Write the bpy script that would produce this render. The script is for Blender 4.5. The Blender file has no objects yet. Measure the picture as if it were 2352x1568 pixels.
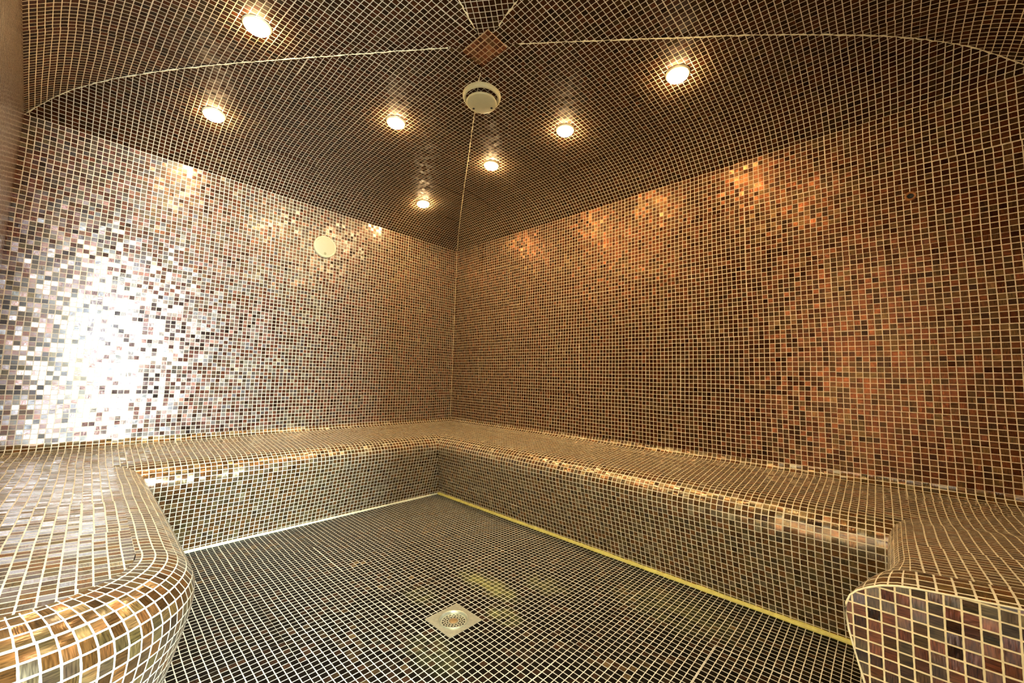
import bpy, math, random
from mathutils import Vector, Matrix

# ------------------------------------------------------------------ set-up
S = 0.0215                    # one mosaic tile pitch in metres; all lengths below are in tiles
FLOOR = -38.9                 # floor level relative to the eye
W, H = 2352, 1568
scn = bpy.context.scene
col = scn.collection
rng = random.Random(7)

def P(x, y, z):
    return Vector((x*S, y*S, (z-FLOOR)*S))

F_PX, YAW, PITCH, ROLL = 910.8, math.radians(43.402), math.radians(5.343), math.radians(1.55)
EYE = (100.83, 128.34, 0.0)
fw = Vector((-math.cos(YAW)*math.cos(PITCH), -math.sin(YAW)*math.cos(PITCH), math.sin(PITCH)))
r0 = Vector((-math.sin(YAW), math.cos(YAW), 0)); u0 = r0.cross(fw)
rt = r0*math.cos(ROLL) + u0*math.sin(ROLL); up = rt.cross(fw)
cam_d = bpy.data.cameras.new('camera'); cam = bpy.data.objects.new('camera', cam_d); col.objects.link(cam)
cam_d.sensor_width = 36; cam_d.sensor_fit = 'HORIZONTAL'; cam_d.lens = F_PX/W*36; cam_d.clip_start = 0.02
M = Matrix((rt, up, -fw)).transposed().to_4x4(); M.translation = P(*EYE); cam.matrix_world = M
scn.camera = cam
scn.view_settings.view_transform = 'Standard'; scn.view_settings.look = 'None'
scn.view_settings.exposure = 1.9; scn.view_settings.gamma = 1.0; scn.view_settings.use_curve_mapping = False
cy = scn.cycles
cy.use_adaptive_sampling = True; cy.adaptive_threshold = 0.03; cy.use_denoising = True
cy.max_bounces = 6; cy.diffuse_bounces = 4; cy.glossy_bounces = 3; cy.transmission_bounces = 0; cy.transparent_max_bounces = 0
cy.caustics_reflective = True; cy.caustics_refractive = False; cy.sample_clamp_indirect = 6.0
world = bpy.data.worlds.new('world'); scn.world = world; world.use_nodes = True
world.node_tree.nodes['Background'].inputs[0].default_value = (0.8, 0.9, 1, 1)
world.node_tree.nodes['Background'].inputs[1].default_value = 0.05
LAMP_COL = (1.0, 0.69, 0.34); LAMP_STR = 80.0; SPOT_W = 1.5
DAY_COL = (0.68, 0.85, 1.0); DAY_STR = 52.0

# ------------------------------------------------------------------ materials
class NT:
    def __init__(s, name):
        s.m = bpy.data.materials.new(name); s.m.use_nodes = True; s.t = s.m.node_tree
        s.b = s.t.nodes['Principled BSDF']; s.b.inputs['Specular IOR Level'].default_value = 0.5
    def n(s, typ, **kw):
        o = s.t.nodes.new(typ)
        for k, v in kw.items():
            if k[0] == 'i' and k[1:].isdigit(): s.put(v, o.inputs[int(k[1:])])
            else: setattr(o, k, v)
        return o
    def put(s, v, inp):
        if hasattr(v, 'is_output') or isinstance(v, bpy.types.NodeSocket): s.t.links.new(v, inp)
        else: inp.default_value = v
    def math(s, op, a, b=0.0, c=None):
        o = s.n('ShaderNodeMath', operation=op, i0=a, i1=b)
        if c is not None: s.put(c, o.inputs[2])
        return o.outputs[0]
    def vm(s, op, a, b=(0, 0, 0), sc=None):
        o = s.n('ShaderNodeVectorMath', operation=op, i0=a, i1=b)
        if sc is not None: s.put(sc, o.inputs['Scale'])
        return o.outputs['Value'] if op in ('LENGTH', 'DOT_PRODUCT', 'DISTANCE') else o.outputs[0]
    def smooth(s, x, a, b, o0=0.0, o1=1.0):
        o = s.n('ShaderNodeMapRange', interpolation_type='SMOOTHSTEP'); s.put(x, o.inputs[0])
        o.inputs[1].default_value = a; o.inputs[2].default_value = b; o.inputs[3].default_value = o0; o.inputs[4].default_value = o1
        return o.outputs[0]
    def mix(s, f, a, b):
        o = s.n('ShaderNodeMix', data_type='RGBA'); s.put(f, o.inputs[0]); s.put(a, o.inputs[6]); s.put(b, o.inputs[7])
        return o.outputs[2]
    def mixf(s, f, a, b):
        o = s.n('ShaderNodeMix', data_type='FLOAT'); s.put(f, o.inputs[0]); s.put(a, o.inputs[2]); s.put(b, o.inputs[3])
        return o.outputs[0]
    def noise(s, vec, scale, detail=2, rough=0.5):
        o = s.n('ShaderNodeTexNoise'); s.put(vec, o.inputs['Vector']); o.inputs['Scale'].default_value = scale
        o.inputs['Detail'].default_value = detail; o.inputs['Roughness'].default_value = rough
        return o
    def ramp(s, f, stops, interp='LINEAR'):
        o = s.n('ShaderNodeValToRGB'); s.put(f, o.inputs[0]); r = o.color_ramp; r.interpolation = interp
        while len(r.elements) < len(stops): r.elements.new(0.5)
        for e, (p, c) in zip(r.elements, stops): e.position = p; e.color = (*c, 1)
        return o.outputs[0]

def mosaic(name, palette, grout, seed=0.0, metal=0.55, tilt=0.10, rough=(0.12, 0.34), gw=0.135, gain=1.0, warp=0.22, stain=None, coat=0.3, spec=0.5):
    k = NT(name); k.b.inputs['Specular IOR Level'].default_value = spec
    uv = k.n('ShaderNodeUVMap').outputs[0]
    base = k.vm('ADD', uv, (seed*37.0, seed*17.0, 0))
    n1 = k.noise(base, 0.055, 1)
    off = k.vm('SCALE', k.vm('SUBTRACT', n1.outputs['Color'], (0.5, 0.5, 0.5)), sc=warp*2)
    sheet = k.vm('FLOOR', k.vm('SCALE', base, sc=1/15.0))
    ws = k.n('ShaderNodeTexWhiteNoise', noise_dimensions='2D', i0=sheet)
    soff = k.vm('SCALE', k.vm('SUBTRACT', ws.outputs['Color'], (0.5, 0.5, 0.5)), sc=0.13)
    p = k.vm('ADD', k.vm('ADD', base, off), soff)
    cell = k.vm('FLOOR', p); fr = k.vm('FRACTION', p)
    sx = k.n('ShaderNodeSeparateXYZ', i0=fr)
    def edge(a): return k.math('MINIMUM', a, k.math('SUBTRACT', 1.0, a))
    ex, ey = edge(sx.outputs[0]), edge(sx.outputs[1])
    e = k.math('SMOOTH_MIN', ex, ey, 0.05)
    wob = k.noise(base, 2.3, 0)
    e = k.math('ADD', e, k.math('MULTIPLY', k.math('SUBTRACT', wob.outputs['Fac'], 0.5), 0.035))
    mask = k.smooth(e, gw/2-0.012, gw/2+0.022)
    wn = k.n('ShaderNodeTexWhiteNoise', noise_dimensions='2D', i0=cell)
    wc = k.n('ShaderNodeSeparateColor', i0=wn.outputs['Color'])
    r1, r2, r3 = wc.outputs[0], wc.outputs[1], wc.outputs[2]
    big = k.noise(base, 0.09, 1, 0.6)
    sel = k.math('ADD', k.math('MULTIPLY', r1, 0.72), k.math('MULTIPLY', k.smooth(big.outputs['Fac'], 0.3, 0.7), 0.28))
    tile = k.ramp(sel, palette)
    # brushed streaks inside each tile, turned either way from tile to tile
    sp = k.n('ShaderNodeSeparateXYZ', i0=p)
    flip = k.math('GREATER_THAN', r3, 0.42)
    a = k.mixf(flip, sp.outputs[0], sp.outputs[1]); b = k.mixf(flip, sp.outputs[1], sp.outputs[0])
    sv = k.n('ShaderNodeCombineXYZ', i0=k.math('MULTIPLY', a, 1.2), i1=k.math('MULTIPLY', b, 9.0), i2=k.math('MULTIPLY', r2, 40.0))
    st = k.noise(sv.outputs[0], 1.0, 1, 0.6)
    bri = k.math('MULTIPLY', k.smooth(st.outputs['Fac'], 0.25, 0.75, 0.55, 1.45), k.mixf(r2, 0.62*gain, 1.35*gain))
    tile = k.vm('MULTIPLY', tile, k.n('ShaderNodeCombineXYZ', i0=bri, i1=bri, i2=bri).outputs[0])
    gn = k.noise(base, 0.7, 1, 0.65)
    gcol = k.mix(k.smooth(gn.outputs['Fac'], 0.3, 0.72), tuple(c*0.80 for c in grout)+(1,), (*grout, 1))
    if stain:
        pos = k.n('ShaderNodeTexCoord').outputs['Object']
        tot = None
        for (cx, cy, rx, ry, w) in stain:
            d = k.vm('LENGTH', k.vm('MULTIPLY', k.vm('SUBTRACT', pos, (cx*S, cy*S, 0)), (1/(rx*S), 1/(ry*S), 0)))
            q = k.math('MULTIPLY', k.smooth(d, 1.0, 0.25), w)
            tot = q if tot is None else k.math('MAXIMUM', tot, q)
        sn = k.noise(base, 0.45, 4, 0.7)
        sm = k.math('MULTIPLY', tot, k.smooth(sn.outputs['Fac'], 0.36, 0.60))
        tile = k.mix(k.math('MULTIPLY', sm, 0.8), tile, (0.17, 0.17, 0.06, 1)); gcol = k.mix(sm, gcol, (0.72, 0.68, 0.30, 1))
    k.put(k.mix(mask, gcol, tile), k.b.inputs['Base Color'])
    k.put(k.mixf(mask, 0.75, k.mixf(r1, rough[0], rough[1])), k.b.inputs['Roughness'])
    k.put(k.math('MULTIPLY', mask, metal), k.b.inputs['Metallic'])
    k.put(k.math('MULTIPLY', mask, coat), k.b.inputs['Coat Weight']); k.b.inputs['Coat Roughness'].default_value = 0.16
    # every tile sits at a slightly different tilt and has an uneven face
    geo = k.n('ShaderNodeNewGeometry').outputs['Normal']
    tv = k.vm('SCALE', k.vm('SUBTRACT', wn.outputs['Color'], (0.5, 0.5, 0.5)), sc=tilt*1.6)
    fine = st
    tv2 = k.vm('SCALE', k.vm('SUBTRACT', fine.outputs['Color'], (0.5, 0.5, 0.5)), sc=tilt*1.3)
    tv = k.vm('SCALE', k.vm('ADD', tv, tv2), sc=mask)
    nn = k.vm('NORMALIZE', k.vm('ADD', geo, tv))
    k.put(nn, k.b.inputs['Normal']); k.put(nn, k.b.inputs['Coat Normal'])
    return k.m

BROWN = [(0.0, (.030, .013, .006)), (0.16, (.085, .030, .010)), (0.30, (.180, .048, .018)), (0.44, (.085, .052, .016)),
         (0.56, (.210, .060, .022)), (0.68, (.120, .075, .030)), (0.80, (.060, .030, .020)), (0.90, (.160, .110, .045)), (1.0, (.300, .200, .085))]
AMBER = [(0.0, (.060, .026, .008)), (0.16, (.160, .075, .020)), (0.30, (.250, .105, .026)), (0.44, (.160, .112, .034)),
         (0.56, (.270, .110, .030)), (0.68, (.210, .145, .050)), (0.80, (.120, .070, .035)), (0.90, (.280, .210, .100)), (1.0, (.380, .300, .160))]
DARK = [(0.0, (.004, .003, .002)), (0.5, (.007, .005, .003)), (0.70, (.012, .008, .004)), (0.78, (.040, .018, .008)),
        (0.86, (.010, .009, .005)), (0.94, (.060, .034, .013)), (1.0, (.120, .075, .028))]
COPPER = [(0.0, (.040, .013, .005)), (0.16, (.105, .034, .012)), (0.30, (.165, .048, .016)), (0.44, (.085, .036, .011)),
          (0.56, (.190, .056, .019)), (0.68, (.120, .056, .018)), (0.80, (.055, .022, .010)), (0.90, (.150, .080, .026)), (1.0, (.240, .120, .044))]
GROUT = (.80, .66, .44)
m_wl = mosaic('left_wall_mosaic', BROWN, GROUT, 1, tilt=0.08, metal=0.45, rough=(.20, .42), coat=1.0, gain=.75, gw=.12)
m_wr = mosaic('right_wall_mosaic', COPPER, GROUT, 2, tilt=0.08, metal=0.65, coat=.0, gain=.78, gw=.115, rough=(.18, .40), spec=.1)
m_wn = mosaic('near_wall_mosaic', COPPER, (.20, .11, .04), 3, tilt=.03, coat=.5, gain=.7, gw=.09, warp=.04, rough=(.15, .25))
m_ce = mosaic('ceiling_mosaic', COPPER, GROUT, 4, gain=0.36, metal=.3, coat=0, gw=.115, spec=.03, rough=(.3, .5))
m_be = mosaic('bench_mosaic', AMBER, (.86, .76, .52), 5, tilt=0.12, gain=.82, coat=.6, gw=.125)
m_en = mosaic('end_face_mosaic', BROWN, (.84, .66, .34), 8, tilt=0.1, gain=.72, gw=.12, coat=.1, metal=.4)
m_fl = mosaic('floor_mosaic', DARK, (.82, .78, .60), 6, metal=0.0, tilt=0.04, rough=(0.3, 0.6), coat=0, gw=.11, spec=.04,
              stain=[(45.8, 71.5, 3.6, 10, 1.0), (50.5, 80.5, 3, 4.5, .8), (64, 80, 4, 7, .35), (38, 79, 4, 7, .4), (57, 66, 3, 5, .35), (28, 100, 8, 14, .3)])

def plain(name, c, rough=0.5, metal=0.0, noise_amt=0.12, scale=60.0, bump=0.0, coat=0.0):
    k = NT(name); tc = k.n('ShaderNodeTexCoord').outputs['Object']
    n = k.noise(tc, scale, 4, 0.6)
    k.put(k.mix(n.outputs['Fac'], tuple(v*(1-noise_amt) for v in c)+(1,), tuple(min(1, v*(1+noise_amt)) for v in c)+(1,)), k.b.inputs['Base Color'])
    k.b.inputs['Roughness'].default_value = rough; k.b.inputs['Metallic'].default_value = metal; k.b.inputs['Coat Weight'].default_value = coat
    if bump:
        b = k.n('ShaderNodeBump'); b.inputs['Strength'].default_value = bump; b.inputs['Distance'].default_value = 0.002
        k.put(n.outputs['Fac'], b.inputs['Height']); k.put(b.outputs[0], k.b.inputs['Normal'])
    return k.m
def glow(name, c, strength):
    k = NT(name); k.b.inputs['Base Color'].default_value = (0.9, 0.9, 0.85, 1)
    k.b.inputs['Emission Color'].default_value = (*c, 1); k.b.inputs['Emission Strength'].default_value = strength
    return k.m
m_seam = plain('seam_grout', (.86, .70, .42), 0.8, 0, .25, 90)
m_seal_l = plain('pale_sealant', (.90, .82, .52), 0.6, 0, .3, 70, .5)
m_seal_r = plain('yellow_sealant', (.92, .66, .16), 0.5, 0, .4, 60, .8)
m_cream = plain('cream_plastic', (.60, .52, .28), 0.45, 0, .1, 45)
m_cream2 = plain('cream_grille', (.50, .43, .23), 0.55, 0, .12, 200)
m_brass = plain('lamp_ring', (.80, .68, .40), 0.3, .2, .05)
m_black = plain('dark_gap', (.01, .008, .006), 0.8)
m_steel = plain('drain_steel', (.62, .62, .44), 0.33, .6, .3, 90, .2)
m_rust = plain('rusty_cap', (.36, .24, .10), 0.5, .4, .3, 120, .3)
m_rustp = plain('rusty_pipe', (.30, .12, .03), 0.6, .2, .4, 120, .3)
m_lens = glow('lamp_lens', LAMP_COL, LAMP_STR)
m_day = glow('frosted_pane', DAY_COL, DAY_STR)
m_white = plain('lobby_paint', (.80, .80, .78), 0.7); m_warm = plain('lobby_warm_paint', (.80, .58, .36), 0.7)
m_lobf = plain('lobby_floor', (.50, .48, .44), 0.4)

# ------------------------------------------------------------------ mesh helpers
def obj(name, verts, faces, mat, parent=None, uvs=None, smooth=False, solid=None, loc=None):
    me = bpy.data.meshes.new(name)
    if loc is not None: verts = [Vector(v)-loc for v in verts]
    me.from_pydata([tuple(v) for v in verts], [], faces); me.update()
    if uvs is not None:
        l = me.uv_layers.new(name='UVMap')
        for lp in me.loops: l.data[lp.index].uv = uvs[lp.vertex_index]
    me.materials.append(mat)
    if smooth: me.polygons.foreach_set('use_smooth', [True]*len(me.polygons))
    o = bpy.data.objects.new(name, me); col.objects.link(o)
    if loc is not None: o.location = loc
    if parent:
        o.parent = parent
        if loc is not None: o.location = loc-parent.location
    if solid:
        md = o.modifiers.new('thickness', 'SOLIDIFY'); md.thickness = solid; md.offset = -1.0; md.use_even_offset = False
    return o
def struct(o, label=None):
    o['kind'] = 'structure'
    if label: o['label'] = label
    return o
def empty(name, loc, label, cat, group=None, rot=None):
    o = bpy.data.objects.new(name, None); col.objects.link(o); o.location = loc; o.empty_display_size = 0.05
    if rot is not None: o.rotation_euler = rot
    o['label'] = label; o['category'] = cat
    if group: o['group'] = group
    return o
def grid(rows):                 # rows of equal length of ((x,y,z),(u,v)) -> verts, faces, uvs
    n = len(rows[0]); vs = []; uv = []; fs = []
    for r in rows:
        for a, b in r: vs.append(P(*a)); uv.append(b)
    for i in range(len(rows)-1):
        for j in range(n-1):
            a = i*n+j; fs.append((a, a+1, a+n+1, a+n))
    return vs, fs, uv
def face_to(vs, fs, point):     # orient all faces towards a point inside the room
    out = []
    for f in fs:
        a, b, c = vs[f[0]], vs[f[1]], vs[f[2]]
        if len(f) > 3 and (b-a).cross(c-a).length < 1e-9: b, c = vs[f[2]], vs[f[3]]
        n = (b-a).cross(c-a)
        out.append(tuple(f) if n.dot(point-a) > 0 else tuple(reversed(f)))
    return out
CEN = P(56, 74, 5)
def lathe(rz, n=48):            # (radius, z) profile around local z
    vs = []; fs = []
    for r, z in rz:
        for i in range(n):
            a = 2*math.pi*i/n; vs.append(Vector((r*S*math.cos(a), r*S*math.sin(a), z*S)))
    for k in range(len(rz)-1):
        for i in range(n):
            j = (i+1) % n; fs.append((k*n+i, k*n+j, (k+1)*n+j, (k+1)*n+i))
    return vs, fs
def part(name, vf, mat, parent, smooth=True, shift=(0, 0, 0)):
    vs, fs = vf; d = Vector(shift)*S
    o = obj(name, [v+d for v in vs], fs, mat, None, smooth=smooth); o.parent = parent
    return o

# ------------------------------------------------------------------ room
LX, LY = 114.75, 148.0                       # length of the left and of the right wall
WT = 52.2                                     # top of the upright walls
A = (56.2, 77.0)                              # apex in plan
C1, C2 = (108.2, 97.6), (72.3, LY)              # ends of the cut-off entry corner
def wall(name, a, b, mat, z0=FLOOR, z1=WT, flip=False, u0=0.0):
    n = 24
    L = math.hypot(b[0]-a[0], b[1]-a[1]); rows = []
    for zz in (z0, z1):
        rows.append([((a[0]+(b[0]-a[0])*i/n, a[1]+(b[1]-a[1])*i/n, zz), (u0+L*i/n, zz)) for i in range(n+1)])
    vs, fs, uv = grid(rows); return struct(obj(name, vs, face_to(vs, fs, CEN), mat, uvs=uv, solid=0.08))
wall('wall_left', (0, 0), (LX, 0), m_wl)
wall('wall_right', (0, 0), (0, LY), m_wr)
wall('wall_near_left', (LX, 0), C1, m_wn)
wall('wall_near_right', (0, LY), C2, m_wn)
# entry wall with its doorway
def onc(t): return (C1[0]+(C2[0]-C1[0])*t, C1[1]+(C2[1]-C1[1])*t)
CL = math.hypot(C2[0]-C1[0], C2[1]-C1[1]); t1, t2, DT = 0.03, 0.83, 47.0
vs = []; uv = []; fs = []
for t in (0, t1, t2, 1):
    for z in (FLOOR, DT, WT): vs.append(P(*onc(t), z)); uv.append((t*CL, z))
for i, k in ((0, 0), (0, 1), (1, 1), (2, 0), (2, 1)):
    a = i*3+k; fs.append((a, a+1, a+4, a+3))
struct(obj('wall_entry', vs, face_to(vs, fs, CEN), m_wn, uvs=uv, solid=0.10))

# floor (cut round the drain)
DR = (57.2, 75.8, 3.3)
xs = [0, DR[0]-DR[2], DR[0]+DR[2], LX]; ys = [0, DR[1]-DR[2], DR[1]+DR[2], LY]
vs = [P(x, y, FLOOR) for x in xs for y in ys]; uv = [(x, y) for x in xs for y in ys]; fs = []
for i in range(3):
    for j in range(3):
        if (i, j) != (1, 1): fs.append((i*4+j, (i+1)*4+j, (i+1)*4+j+1, i*4+j+1))
struct(obj('floor', vs, face_to(vs, fs, CEN), m_fl, uvs=uv, solid=0.12))

# vaulted ceiling: four panels and the small one over the entry, rising to the apex
CQ = [0, .012, .032, .05, .075, .1, .13, .165, .205, .25, .33, .42, .5, .7, .9, 1]
CZ = [52.2, 52.85, 53.8, 54.7, 55.75, 56.6, 57.4, 58.1, 58.75, 59.3, 59.9, 60.35, 60.6, 60.8, 60.95, 61.0]
def czq(q):
    for i in range(len(CQ)-1):
        if q <= CQ[i+1]: return CZ[i]+(CZ[i+1]-CZ[i])*(q-CQ[i])/(CQ[i+1]-CQ[i])
    return CZ[-1]
QS = sorted(set(CQ+[.006, .022, .04, .0625, .0875, .115, .148, .185, .227, .29]))
cv = []; cf = []; cu = []
def panel(a, b, axis):
    dx, dy = b[0]-a[0], b[1]-a[1]; L = math.hypot(dx, dy); ex, ey = dx/L, dy/L
    dist = abs((A[0]-a[0])*(-ey)+(A[1]-a[1])*ex)
    arc = WT; prev = None; rows = []
    for q in QS:
        d, z = q*dist, czq(q)
        if prev: arc += math.hypot(d-prev[0], z-prev[1])
        prev = (d, z)
        p0 = (a[0]+(A[0]-a[0])*q, a[1]+(A[1]-a[1])*q); p1 = (b[0]+(A[0]-b[0])*q, b[1]+(A[1]-b[1])*q)
        row = []
        for i in range(13):
            t = i/12; x = p0[0]+(p1[0]-p0[0])*t; y = p0[1]+(p1[1]-p0[1])*t
            u = x if axis == 'x' else y if axis == 'y' else (x-a[0])*ex+(y-a[1])*ey
            row.append(((x, y, z), (u+(0 if axis in 'xy' else 300), arc)))
        rows.append(row)
    vs, fs, uv = grid(rows); k = len(cv)
    fs = face_to(vs, fs[:], P(56, 74, 0)); cv.extend(vs); cu.extend(uv); cf.extend([tuple(i+k for i in f) for f in fs])
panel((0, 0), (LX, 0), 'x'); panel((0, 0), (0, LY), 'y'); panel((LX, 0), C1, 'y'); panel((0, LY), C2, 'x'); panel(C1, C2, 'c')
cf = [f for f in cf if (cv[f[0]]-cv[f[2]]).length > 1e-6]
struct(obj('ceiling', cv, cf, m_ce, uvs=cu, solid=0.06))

def tube(pts, r, mat, name, n=8, wob=0.0, flat=1.0):
    vs = []; fs = []
    for i, p in enumerate(pts):
        t = (pts[min(i+1, len(pts)-1)]-pts[max(i-1, 0)]).normalized()
        a = t.cross(Vector((0, 0, 1)));  a = a.normalized() if a.length > 0.05 else Vector((1, 0, 0)); b = a.cross(t)
        rr = r*(1+rng.uniform(-wob, wob))
        for k in range(n):
            th = 2*math.pi*k/n; vs.append(p+(a*math.cos(th)+b*math.sin(th)*flat)*rr*S)
    for i in range(len(pts)-1):
        for k in range(n):
            j = (k+1) % n; fs.append((i*n+k, i*n+j, (i+1)*n+j, (i+1)*n+k))
    fs.append(tuple(reversed(range(n)))); fs.append(tuple(range((len(pts)-1)*n, len(pts)*n)))
    return obj(name, vs, fs, mat, smooth=True)
# grout seams where the ceiling panels meet, and up the far corner
ti = 1
for c in ((0, 0), (LX, 0), (0, LY), C1, C2):
    pts = []
    for i in range(121):
        q = 0.93*i/120
        pts.append(P(c[0]+(A[0]-c[0])*q+rng.uniform(-.08, .08), c[1]+(A[1]-c[1])*q+rng.uniform(-.08, .08), czq(q)-.02))
    struct(tube(pts, .10, m_seam, 'trim_%d' % ti, 6, .6), 'raised grout seam between two ceiling panels'); ti += 1
struct(tube([P(.08, .08, -16+68*i/60) for i in range(61)], .10, m_seam, 'trim_%d' % ti, 6, .4), 'grout seam up the far corner'); ti += 1
# square of redder tiles closing the apex
vs, fs, uv = grid([[((x, y, 60.78), (x, y)) for x in (53.1, 55.6, 58.1)] for y in (73.1, 76.5, 80.0)])
m_apex = mosaic('apex_mosaic', [(0, (.16, .05, .02)), (.5, (.26, .085, .035)), (.8, (.20, .10, .03)), (1, (.42, .22, .06))], (.62, .40, .20), 9)
struct(obj('trim_%d' % ti, vs, face_to(vs, fs, P(56, 76, 0)), m_apex, uvs=uv, solid=0.012), 'small square of redder tiles at the ceiling apex'); ti += 1

# ------------------------------------------------------------------ bench
# cross-section: distance from the wall (back runs), height
PROF = [(0.0, -16.0), (.22, -16.7), (.7, -17.2), (1.4, -17.5), (2.4, -17.62), (6, -17.95), (10, -18.35), (14, -18.75), (16.6, -19.05),
        (17.8, -19.25), (18.9, -19.6), (19.8, -20.1), (20.55, -20.75), (21.1, -21.5), (21.4, -22.4), (21.45, -23.4), (21.3, -24.5), (21.0, -25.8),
        (20.4, -28), (19.4, -31.5), (18.4, -35.2), (17.4, FLOOR)]
NS, NN = 8, 16                # last seat point, last nosing point
ARC = [0.0]
for i in range(1, len(PROF)): ARC.append(ARC[-1]+math.hypot(PROF[i][0]-PROF[i-1][0], PROF[i][1]-PROF[i-1][1]))
ARC = [a-ARC[NS]+16.6 for a in ARC]
def prof_z(d):
    for (a, za), (b, zb) in zip(PROF, PROF[1:]):
        if d <= b: return za+(zb-za)*(d-a)/max(1e-6, b-a)
DW = 2.0                       # the arms are this much deeper
def arm_d(i):
    d = PROF[i][0]
    return d*(1+DW/16.6) if i <= NS else d+DW
def sm(a, b, x):
    t = max(0, min(1, (x-a)/(b-a))); return t*t*(3-2*t)
def rise_r(x): return 0.5*sm(17, 22, x)+1.9*max(0, min(1, (x-19)/31))
def rise_l(y): return 0.8*sm(19, 60, y)
def hf(i):  # rise applies fully on the seat and fades to the foot
    z = PROF[i][1]; return max(0, min(1, (z-FLOOR)/17))
bench = empty('mosaic_bench', P(40, 40, FLOOR), 'long built-in bench covered in amber mosaic running round the steam room walls', 'bench')
BL = bench.location.copy()
def bench_part(name, rows, label=None, ref=None):
    rows = [[((min(max(x, .03), wall_x(y)-.05), min(max(y, .03), LY-.05), z), w) for (x, y, z), w in r] for r in rows]
    vs, fs, uv = grid(rows)
    fs = face_to(vs, fs, ref or P(60, 70, 60))
    o = obj(name, [v-BL for v in vs], fs, m_be, None, uvs=uv, smooth=True); o.parent = bench
    if label: o['label'] = label
    return o
def wall_x(y): return LX-(LX-C1[0])*y/C1[1]
def section(fn, ilo, ihi, n):
    return [[fn(i, j/n) for j in range(n+1)] for i in range(ilo, ihi+1)]
REF = P(60, 70, 0)
# back-left run (along the left wall): mitred with both neighbours
def f_bl(i, t):
    d, z = PROF[i]; x0 = d; x1 = LX-arm_d(i); 
    if i > NS: x1 += 2.5
    x = x0+(x1-x0)*t
    return ((x, d, z), (x, ARC[i]))
def f_br(i, t):
    d, z = PROF[i]; y0 = d; y1 = LY-arm_d(i)
    if i > NS: y1 += 6
    y = y0+(y1-y0)*t
    return ((d, y, z), (y, ARC[i]))
for nm, fn, who in (('seat', f_bl, None), ('seat', f_br, None)):
    bench_part(nm, section(fn, 0, NS, 30))
for fn in (f_bl, f_br):
    bench_part('nosing', section(fn, NS, NN, 30))
    bench_part('front_panel', section(fn, NN, len(PROF)-1, 30))
# right arm along the near-right wall: ends in a flat face
XE = 50.0
def flare(x): return 0.42+0.58*sm(41, 50.5, x)      # how far the nose of the right arm juts out
RB = 3.5
def f_ra(i, t):
    d, z = arm_d(i), PROF[i][1]; x0 = PROF[i][0]-(0.0 if i <= NS else 2.5); x = x0+(XE-RB-x0)*t
    w = max(0, min(1, (z+38.9)/14)); k = 1-(1-flare(x))*w
    if d > 18.6: d = 18.6+(d-18.6)*k
    y = LY-d; zz = z+rise_r(x)*hf(i)
    return ((x, y, zz), (y if i <= NS else LY-18.6-(ARC[i]-16.6), x))
bench_part('seat', section(f_ra, 0, NS, 40)); bench_part('nosing', section(f_ra, NS, NN, 40)); bench_part('front_panel', section(f_ra, NN, len(PROF)-1, 40), ref=REF)
# rounded rim of the right arm and its end face
def rim_pt(i, inset, x):
    (px, py, pz), _ = f_ra(i, 1.0)
    # inset towards the body: down on the seat, inwards on the front
    j0, j1 = max(0, i-1), min(len(PROF)-1, i+1)
    (ax, ay, az), _ = f_ra(j0, 1.0); (bx, by, bz), _ = f_ra(j1, 1.0)
    ty, tz = by-ay, bz-az; L = math.hypot(ty, tz); ny, nz = tz/L, -ty/L      # points into the body
    if (ny, nz)[1] > 0 and i <= NS: ny, nz = -ny, -nz
    if i > NS and ny < 0: ny, nz = -ny, -nz
    return (x, py+ny*inset, pz+nz*inset)
def f_rim(i, k, n=6):
    x = XE-RB+RB*k/n; d, z = arm_d(i), PROF[i][1]
    w = max(0, min(1, (z+38.9)/14)); f = flare(x) if k < n else 1.0
    if d > 18.6: d = 18.6+(d-18.6)*(1-(1-f)*w)
    dip = 0.55*(k/n)**2*sm(-38, -22, z)
    return (x, LY-d, z+rise_r(x)*hf(i)-dip*(1 if i <= NS+3 else max(0, 1-(i-NS-3)/4)))
rimrows = []
for k in range(7):
    rimrows.append([(f_rim(i, k), (ARC[i]+.5, 400+RB*k/6)) for i in range(len(PROF))])
bench_part('end_nosing', rimrows, 'sloping tile band around the end face of the right arm', REF)
# end face fan
xf = XE; out = [f_rim(i, 6) for i in range(len(PROF))]
out = [(a, min(b, LY-.05), c) for a, b, c in out]; vs = [P(*p) for p in out]+[P(xf, LY-.05, FLOOR)]; uv = [(p[1], p[2]) for p in out]+[(LY, FLOOR)]
o = obj('end_panel', [v-BL for v in vs], face_to(vs, [tuple(range(len(vs)))], P(100, 130, 0)), m_en, uvs=uv); o.parent = bench
o['label'] = 'flat tiled end face of the right arm'
ed = tube([P(x+.02, y, z) for x, y, z in out if y < LY-.5], .09, m_seam, 'edge_grout', 6, .2); ed.location = -BL; ed.parent = bench
# left arm: straight run, then a rounded corner and an end that returns to the wall
YN = 87.8; RC = 14.5; XN = LX-23.45            # nose lines and corner radius at the nose
def path_l(t):   # returns nose point and inward normal, arc length
    l1 = YN-RC-18; l2 = RC*math.pi/2; l3 = LX-(XN+RC)
    s = t*(l1+l2+l3)
    if s <= l1: return (XN, 18+s), (1, 0), s
    if s <= l1+l2:
        a = (s-l1)/RC; return (XN+RC-RC*math.cos(a), YN-RC+RC*math.sin(a)), (math.cos(a), -math.sin(a)), s
    return (XN+RC+s-l1-l2, YN), (0, -1), s
def f_lf(i, t):
    (x, y), (nx, ny), s = path_l(t); d = 21.45-PROF[i][0]
    xr = min(LX, x+nx*4.85) if nx > 0 or ny < 0 else x
    z = PROF[i][1]+(rise_l(y)+prof_z(min(16.6, max(.8, (LX-xr)/(1+DW/16.6))))+19.05)*hf(i)
    return ((x+nx*d, y+ny*d, z), (s+.5, ARC[i]))
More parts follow.
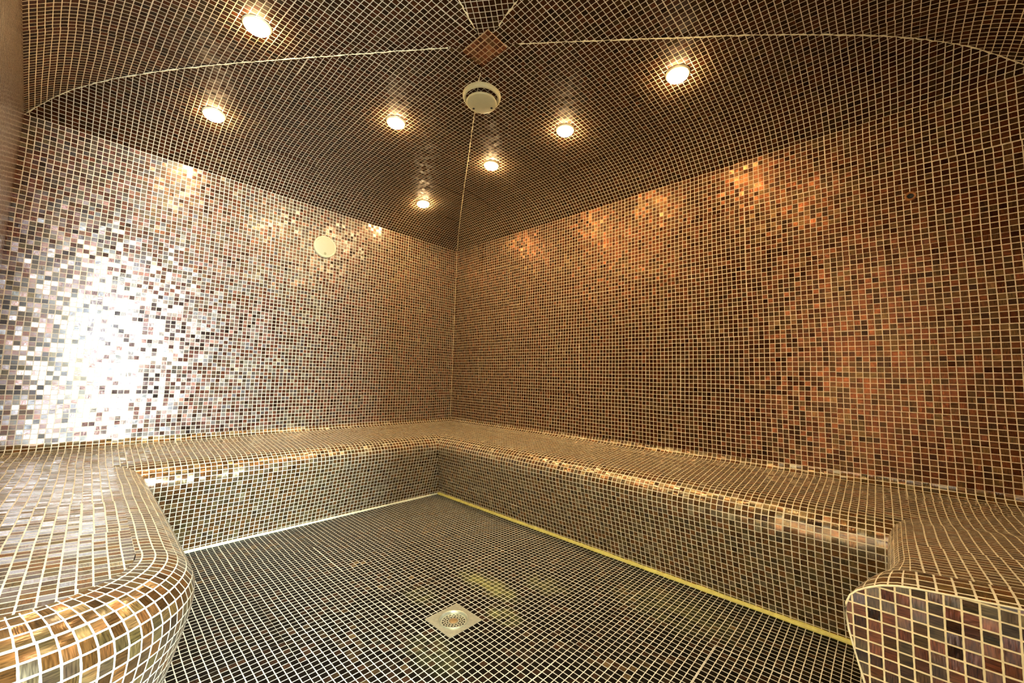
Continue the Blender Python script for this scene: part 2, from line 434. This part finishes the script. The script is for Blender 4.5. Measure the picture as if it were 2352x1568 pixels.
bench_part('nosing', section(f_lf, NS, NN, 120), ref=P(60, 80, 0)); bench_part('front_panel', section(f_lf, NN, len(PROF)-1, 120), ref=P(60, 80, -20))
# left arm seat: tile grid running straight, trimmed by the rim
rows = []
rim = [f_lf(NS, k/160)[0] for k in range(161)]
def rim_y(x):    # y of the rim at a given x (end part)
    best = None
    for a, b in zip(rim, rim[1:]):
        if (a[0]-x)*(b[0]-x) <= 0 and abs(b[0]-a[0]) > 1e-6: best = a[1]+(b[1]-a[1])*(x-a[0])/(b[0]-a[0])
    return best if best is not None else rim[-1][1]
xs_ = []
for k in range(57):
    d = 16.6*k/56; ad = d*(1+DW/16.6); x = LX-ad
    ye = rim_y(max(x, XN+4.851)) if k < 56 else YN-RC
    row = []
    for j in range(41):
        y = d+(ye-d)*j/40
        row.append(((x, y, prof_z(d)+rise_l(y)), (x, y)))
    rows.append(row)
bench_part('seat', rows)
# sealant line where the benches meet the floor
def seal(pts, r, mat, lab):
    global ti
    q = []
    for (a, b) in zip(pts, pts[1:]):
        n = max(2, int(math.dist(a, b)/1.2)); q += [(a[0]+(b[0]-a[0])*k/n, a[1]+(b[1]-a[1])*k/n) for k in range(n)]
    q.append(pts[-1])
    struct(tube([P(x+rng.uniform(-.08, .08), y+rng.uniform(-.08, .08), FLOOR+.12) for x, y in q], r, mat, 'trim_%d' % ti, 8, .18, .8), lab); ti += 1
seal([(17.5, 17.5), (94, 17.5)], .42, m_seal_l, 'pale line of sealant along the foot of the left bench')
seal([(17.5, 17.5), (17.5, 128.5)], .62, m_seal_r, 'yellow line of sealant along the foot of the right bench')
cr = [(f_lf(len(PROF)-1, k/40)[0][0], f_lf(len(PROF)-1, k/40)[0][1]) for k in range(41)]
seal(cr, .34, m_seal_l, 'sealant line round the foot of the left arm')

# ------------------------------------------------------------------ ceiling lamps
def slope_rot(x, y):           # tilt of the ceiling at a point, as euler for an object hanging below it
    def zc(x, y):
        c = [y/A[1], x/A[0], (LX-x)/(LX-A[0]), (LY-y)/(LY-A[1])]
        return czq(min(c))
    gx = (zc(x+2, y)-zc(x-2, y))/4; gy = (zc(x, y+2)-zc(x, y-2))/4
    n = Vector((-gx, -gy, 1)).normalized()
    return zc(x, y), n.to_track_quat('Z', 'Y').to_euler()
def lamp(x, y, label):
    z, rot = slope_rot(x, y)
    t = empty('ceiling_lamp', P(x, y, z), label, 'ceiling light', 'round recessed lamps in the ceiling', rot)
    part('trim_ring', lathe([(1.62, -.30), (1.72, -.42), (1.95, -.40), (2.2, -.25), (2.32, -.02), (2.32, .15)]), m_brass, t)
    part('lens', lathe([(1.92, -.38), (1.86, -.62), (1.6, -.86), (1.1, -1.02), (.5, -1.10), (.02, -1.12)]), m_lens, t)
    ld = bpy.data.lights.new('bulb', 'SPOT'); ld.energy = SPOT_W; ld.color = LAMP_COL; ld.spot_size = math.radians(100); ld.spot_blend = 1.0
    ld.shadow_soft_size = 0.03
    b = bpy.data.objects.new('bulb', ld); col.objects.link(b); b.parent = t; b.location = (0, 0, -1.3*S)
    return t
def copy_tree(o, parent=None):
    c = o.copy(); col.objects.link(c); c.parent = parent
    for ch in list(o.children): copy_tree(ch, c)
    return c
LAMPS = [(85.9, 50.5, 'large bright ceiling lamp nearest the left wall corner, at the top left'),
         (86.2, 17.6, 'oval-looking ceiling lamp just above the glaring left wall, below the top left lamp'),
         (55.5, 45.1, 'bright ceiling lamp to the left of the round ceiling vent'),
         (27.4, 48.9, 'ceiling lamp right of the seam, below the round vent'),
         (27.8, 15.8, 'small ceiling lamp closest to the far corner, left of the seam'),
         (26.7, 74.1, 'ceiling lamp right of the round vent, between it and the far right lamp'),
         (26.6, 101.0, 'ceiling lamp farthest right, with its cream ring showing'),
         (55.5, 110.0, 'ceiling lamp above the right arm of the bench, out of the photo at the top')]
src = lamp(*LAMPS[0])
for x, y, lab in LAMPS[1:]:
    c = copy_tree(src); z, rot = slope_rot(x, y); c.location = P(x, y, z); c.rotation_euler = rot; c['label'] = lab
    f = .3 if y == 110.0 else {26.6: .35, 27.8: 2.4, 27.4: 2.0, 26.7: 1.2, 55.5: 1.0, 86.0: .25}.get(x, 1.0)
    for ch in c.children:
        if ch.type == 'LIGHT': ch.data = ch.data.copy(); ch.data.energy = SPOT_W*f

# ------------------------------------------------------------------ ceiling vent
z, rot = slope_rot(47.6, 67.0)
v = empty('ceiling_vent', P(47.6, 67.0, z), 'round cream extractor vent on the ceiling seam with two screw holes in its disc', 'vent')
part('vent_ring', lathe([(3.45, .5), (3.42, -.5), (3.55, -.85), (3.8, -.9), (4.02, -.7), (4.12, -.3), (4.15, .3)]), m_cream, v)
part('vent_throat', lathe([(3.44, .2), (3.3, .4), (.02, .4)]), m_black, v)
dk = part('vent_disc', lathe([(.02, -1.3), (2.9, -1.3), (3.2, -1.4), (3.32, -1.62), (3.25, -1.8), (3.0, -1.88), (.02, -1.92)]), m_cream, v)
part('valve_stem', lathe([(.5, .4), (.5, -1.35)], 16), m_black, v)
for sx_, sy_ in ((-2.3, .75), (.2, -2.35)):
    o = obj('screw', *[lathe([(.02, -1.90), (.24, -1.90), (.27, -1.97), (.02, -1.98)], 16)[k] for k in (0, 1)], m_black, None, smooth=True)
    o.parent = dk; o.location = (sx_*S, sy_*S, 0)

# ------------------------------------------------------------------ speaker on the left wall
sp = empty('wall_speaker', P(53.0, 0.0, 40.0), 'round pale cream speaker cover high on the left wall', 'speaker', rot=(-math.pi/2, 0, 0))
part('speaker_rim', lathe([(3.5, 0), (3.5, .5), (3.3, .75), (3.0, .8), (2.9, .62)]), m_cream, sp)
part('speaker_grille', lathe([(2.95, .62), (2.2, .74), (1.2, .82), (.02, .85)]), m_cream2, sp)
o = part('speaker_badge', lathe([(.40, .70), (.36, .80), (.02, .82)], 20), plain('badge', (.36, .30, .13), .5), sp, shift=(0, 2.2, -.02)); o.scale = (1, 1, 1)

# ------------------------------------------------------------------ small opening in the right wall
hp = empty('pipe_opening', P(0.0, 133.0, 35.4), 'small dark rusty hole high up in the right wall tiles', 'hole', rot=(0, math.pi/2, 0))
part('collar', lathe([(.85, 0), (.85, .10), (.70, .16), (.48, .12), (.45, .02)], 24), m_rustp, hp)
part('hole_lining', lathe([(.46, .09), (.30, .035), (.02, .03)], 24), m_black, hp)

# ------------------------------------------------------------------ floor drain
dr = empty('floor_drain', P(DR[0], DR[1], FLOOR), 'square steel floor drain with a round perforated strainer', 'drain')
def ring_sq(h, r, z0, n=64):   # square plate with a round hole
    vs = []; fs = []
    for i in range(n):
        a = 2*math.pi*i/n+math.pi/4; c, s_ = math.cos(a), math.sin(a); m = h/max(abs(c), abs(s_))
        vs.append(Vector((c*m*S, s_*m*S, z0*S)))
    for i in range(n):
        a = 2*math.pi*i/n+math.pi/4; vs.append(Vector((r*math.cos(a)*S, r*math.sin(a)*S, z0*S)))
    for i in range(n): j = (i+1) % n; fs.append((i, j, n+j, n+i))
    k = len(vs)
    for i in range(n): vs.append(vs[i]-Vector((0, 0, .5*S)))
    for i in range(n): j = (i+1) % n; fs.append((i, k+i, k+j, j))
    return vs, fs
part('drain_plate', ring_sq(3.3, 2.35, .06), m_steel, dr, False)
part('drain_collar', lathe([(2.36, .06), (2.42, .16), (2.32, .20), (2.22, .05), (2.14, -.35), (2.12, -.7)]), m_steel, dr)
part('drain_well', lathe([(2.13, -.6), (2.1, -1.4), (.02, -1.4)]), m_black, dr)
vs = []; fs = []; RS = [0.02, .55, .78, .90, 1.12, 1.27, 1.49, 1.61, 1.86, 2.12]; N = 72
for r in RS:
    for i in range(N):
        a = 2*math.pi*i/N; vs.append(Vector((r*S*math.cos(a), r*S*math.sin(a), (-.22+.05*(1-r/2.1))*S)))
for k in range(len(RS)-1):
    for i in range(N):
        if k in (3, 5, 7) and (i+(2 if k == 5 else 0)) % (4 if k > 3 else 6) in ((1, 2) if k > 3 else (1, 2, 3)): continue
        j = (i+1) % N; fs.append((k*N+i, k*N+j, (k+1)*N+j, (k+1)*N+i))
st_ = part('strainer', (vs, fs), m_steel, dr, False)
o = part('strainer_cap', lathe([(.72, -.16), (.68, -.10), (.3, -.08), (.02, -.08)], 24), m_rust, st_)

# ------------------------------------------------------------------ lobby outside the entry (light comes in from its window and an added ceiling panel)
poly = [(119, 93), (235, 93), (235, 262), (60, 262), (60, 156), (72, 156)]
zt = 76
def ply(name, z, mat, t): 
    vs = [P(x, y, z) for x, y in poly]
    return struct(obj(name, vs, face_to(vs, [tuple(range(6))], P(150, 200, 5)), mat, solid=t))
ply('floor_lobby', FLOOR, m_lobf, .1); ply('ceiling_lobby', zt, m_white, .1)
WX0, WX1, WZ0, WZ1 = 92, 130, -20, 50
for i in range(5):
    a, b = poly[i], poly[i+1]
    if i == 2:
        xs2 = [a[0], WX1, WX0, b[0]]; zs2 = [FLOOR, WZ0, WZ1, zt]
        vs = [P(x, 262, z) for x in xs2 for z in zs2]; fs = [(p*4+q, p*4+q+1, p*4+q+5, p*4+q+4) for p in range(3) for q in range(3) if (p, q) != (1, 1)]
    else:
        vs = [P(*a, FLOOR), P(*b, FLOOR), P(*b, zt), P(*a, zt)]; fs = [(0, 1, 2, 3)]
    struct(obj('wall_lobby_%s' % ('side', 'end', 'window', 'far', 'inner')[i], vs, face_to(vs, fs, P(150, 200, 5)), m_white if i in (2, 3) else m_warm, solid=.08))
vs = [P(88, 150, 75.5), P(124, 150, 75.5), P(124, 215, 75.5), P(88, 215, 75.5)]
struct(obj('added_fill_panel', vs, face_to(vs, [(0, 1, 2, 3)], P(110, 200, 5)), glow('fill_panel_glow', DAY_COL, 9.0)), 'cool fill light panel added under the lobby ceiling')  # added glowing panel, brightens the lobby and cools the left arm's end
vs = [P(WX0, 263, WZ0), P(WX1, 263, WZ0), P(WX1, 263, WZ1), P(WX0, 263, WZ1)]
wn = struct(obj('window_1', vs, face_to(vs, [(0, 1, 2, 3)], P(110, 200, 5)), m_day), 'bright frosted window in the lobby wall')
# window bars
vs = []; fs = []
def bar(x0, x1, z0, z1):
    k = len(vs)
    for x, y, z in ((x0, 262.5, z0), (x1, 262.5, z0), (x1, 262.5, z1), (x0, 262.5, z1), (x0, 260.5, z0), (x1, 260.5, z0), (x1, 260.5, z1), (x0, 260.5, z1)): vs.append(P(x, y, z))
    for f in ((0, 1, 2, 3), (4, 7, 6, 5), (0, 4, 5, 1), (1, 5, 6, 2), (2, 6, 7, 3), (3, 7, 4, 0)): fs.append(tuple(k+i for i in f))
bar(WX0, WX0+2, WZ0, WZ1); bar(WX1-2, WX1, WZ0, WZ1); bar(WX0, WX1, WZ0, WZ0+2); bar(WX0, WX1, WZ1-2, WZ1)
o = obj('window_frame', vs, fs, m_white); o.parent = wn
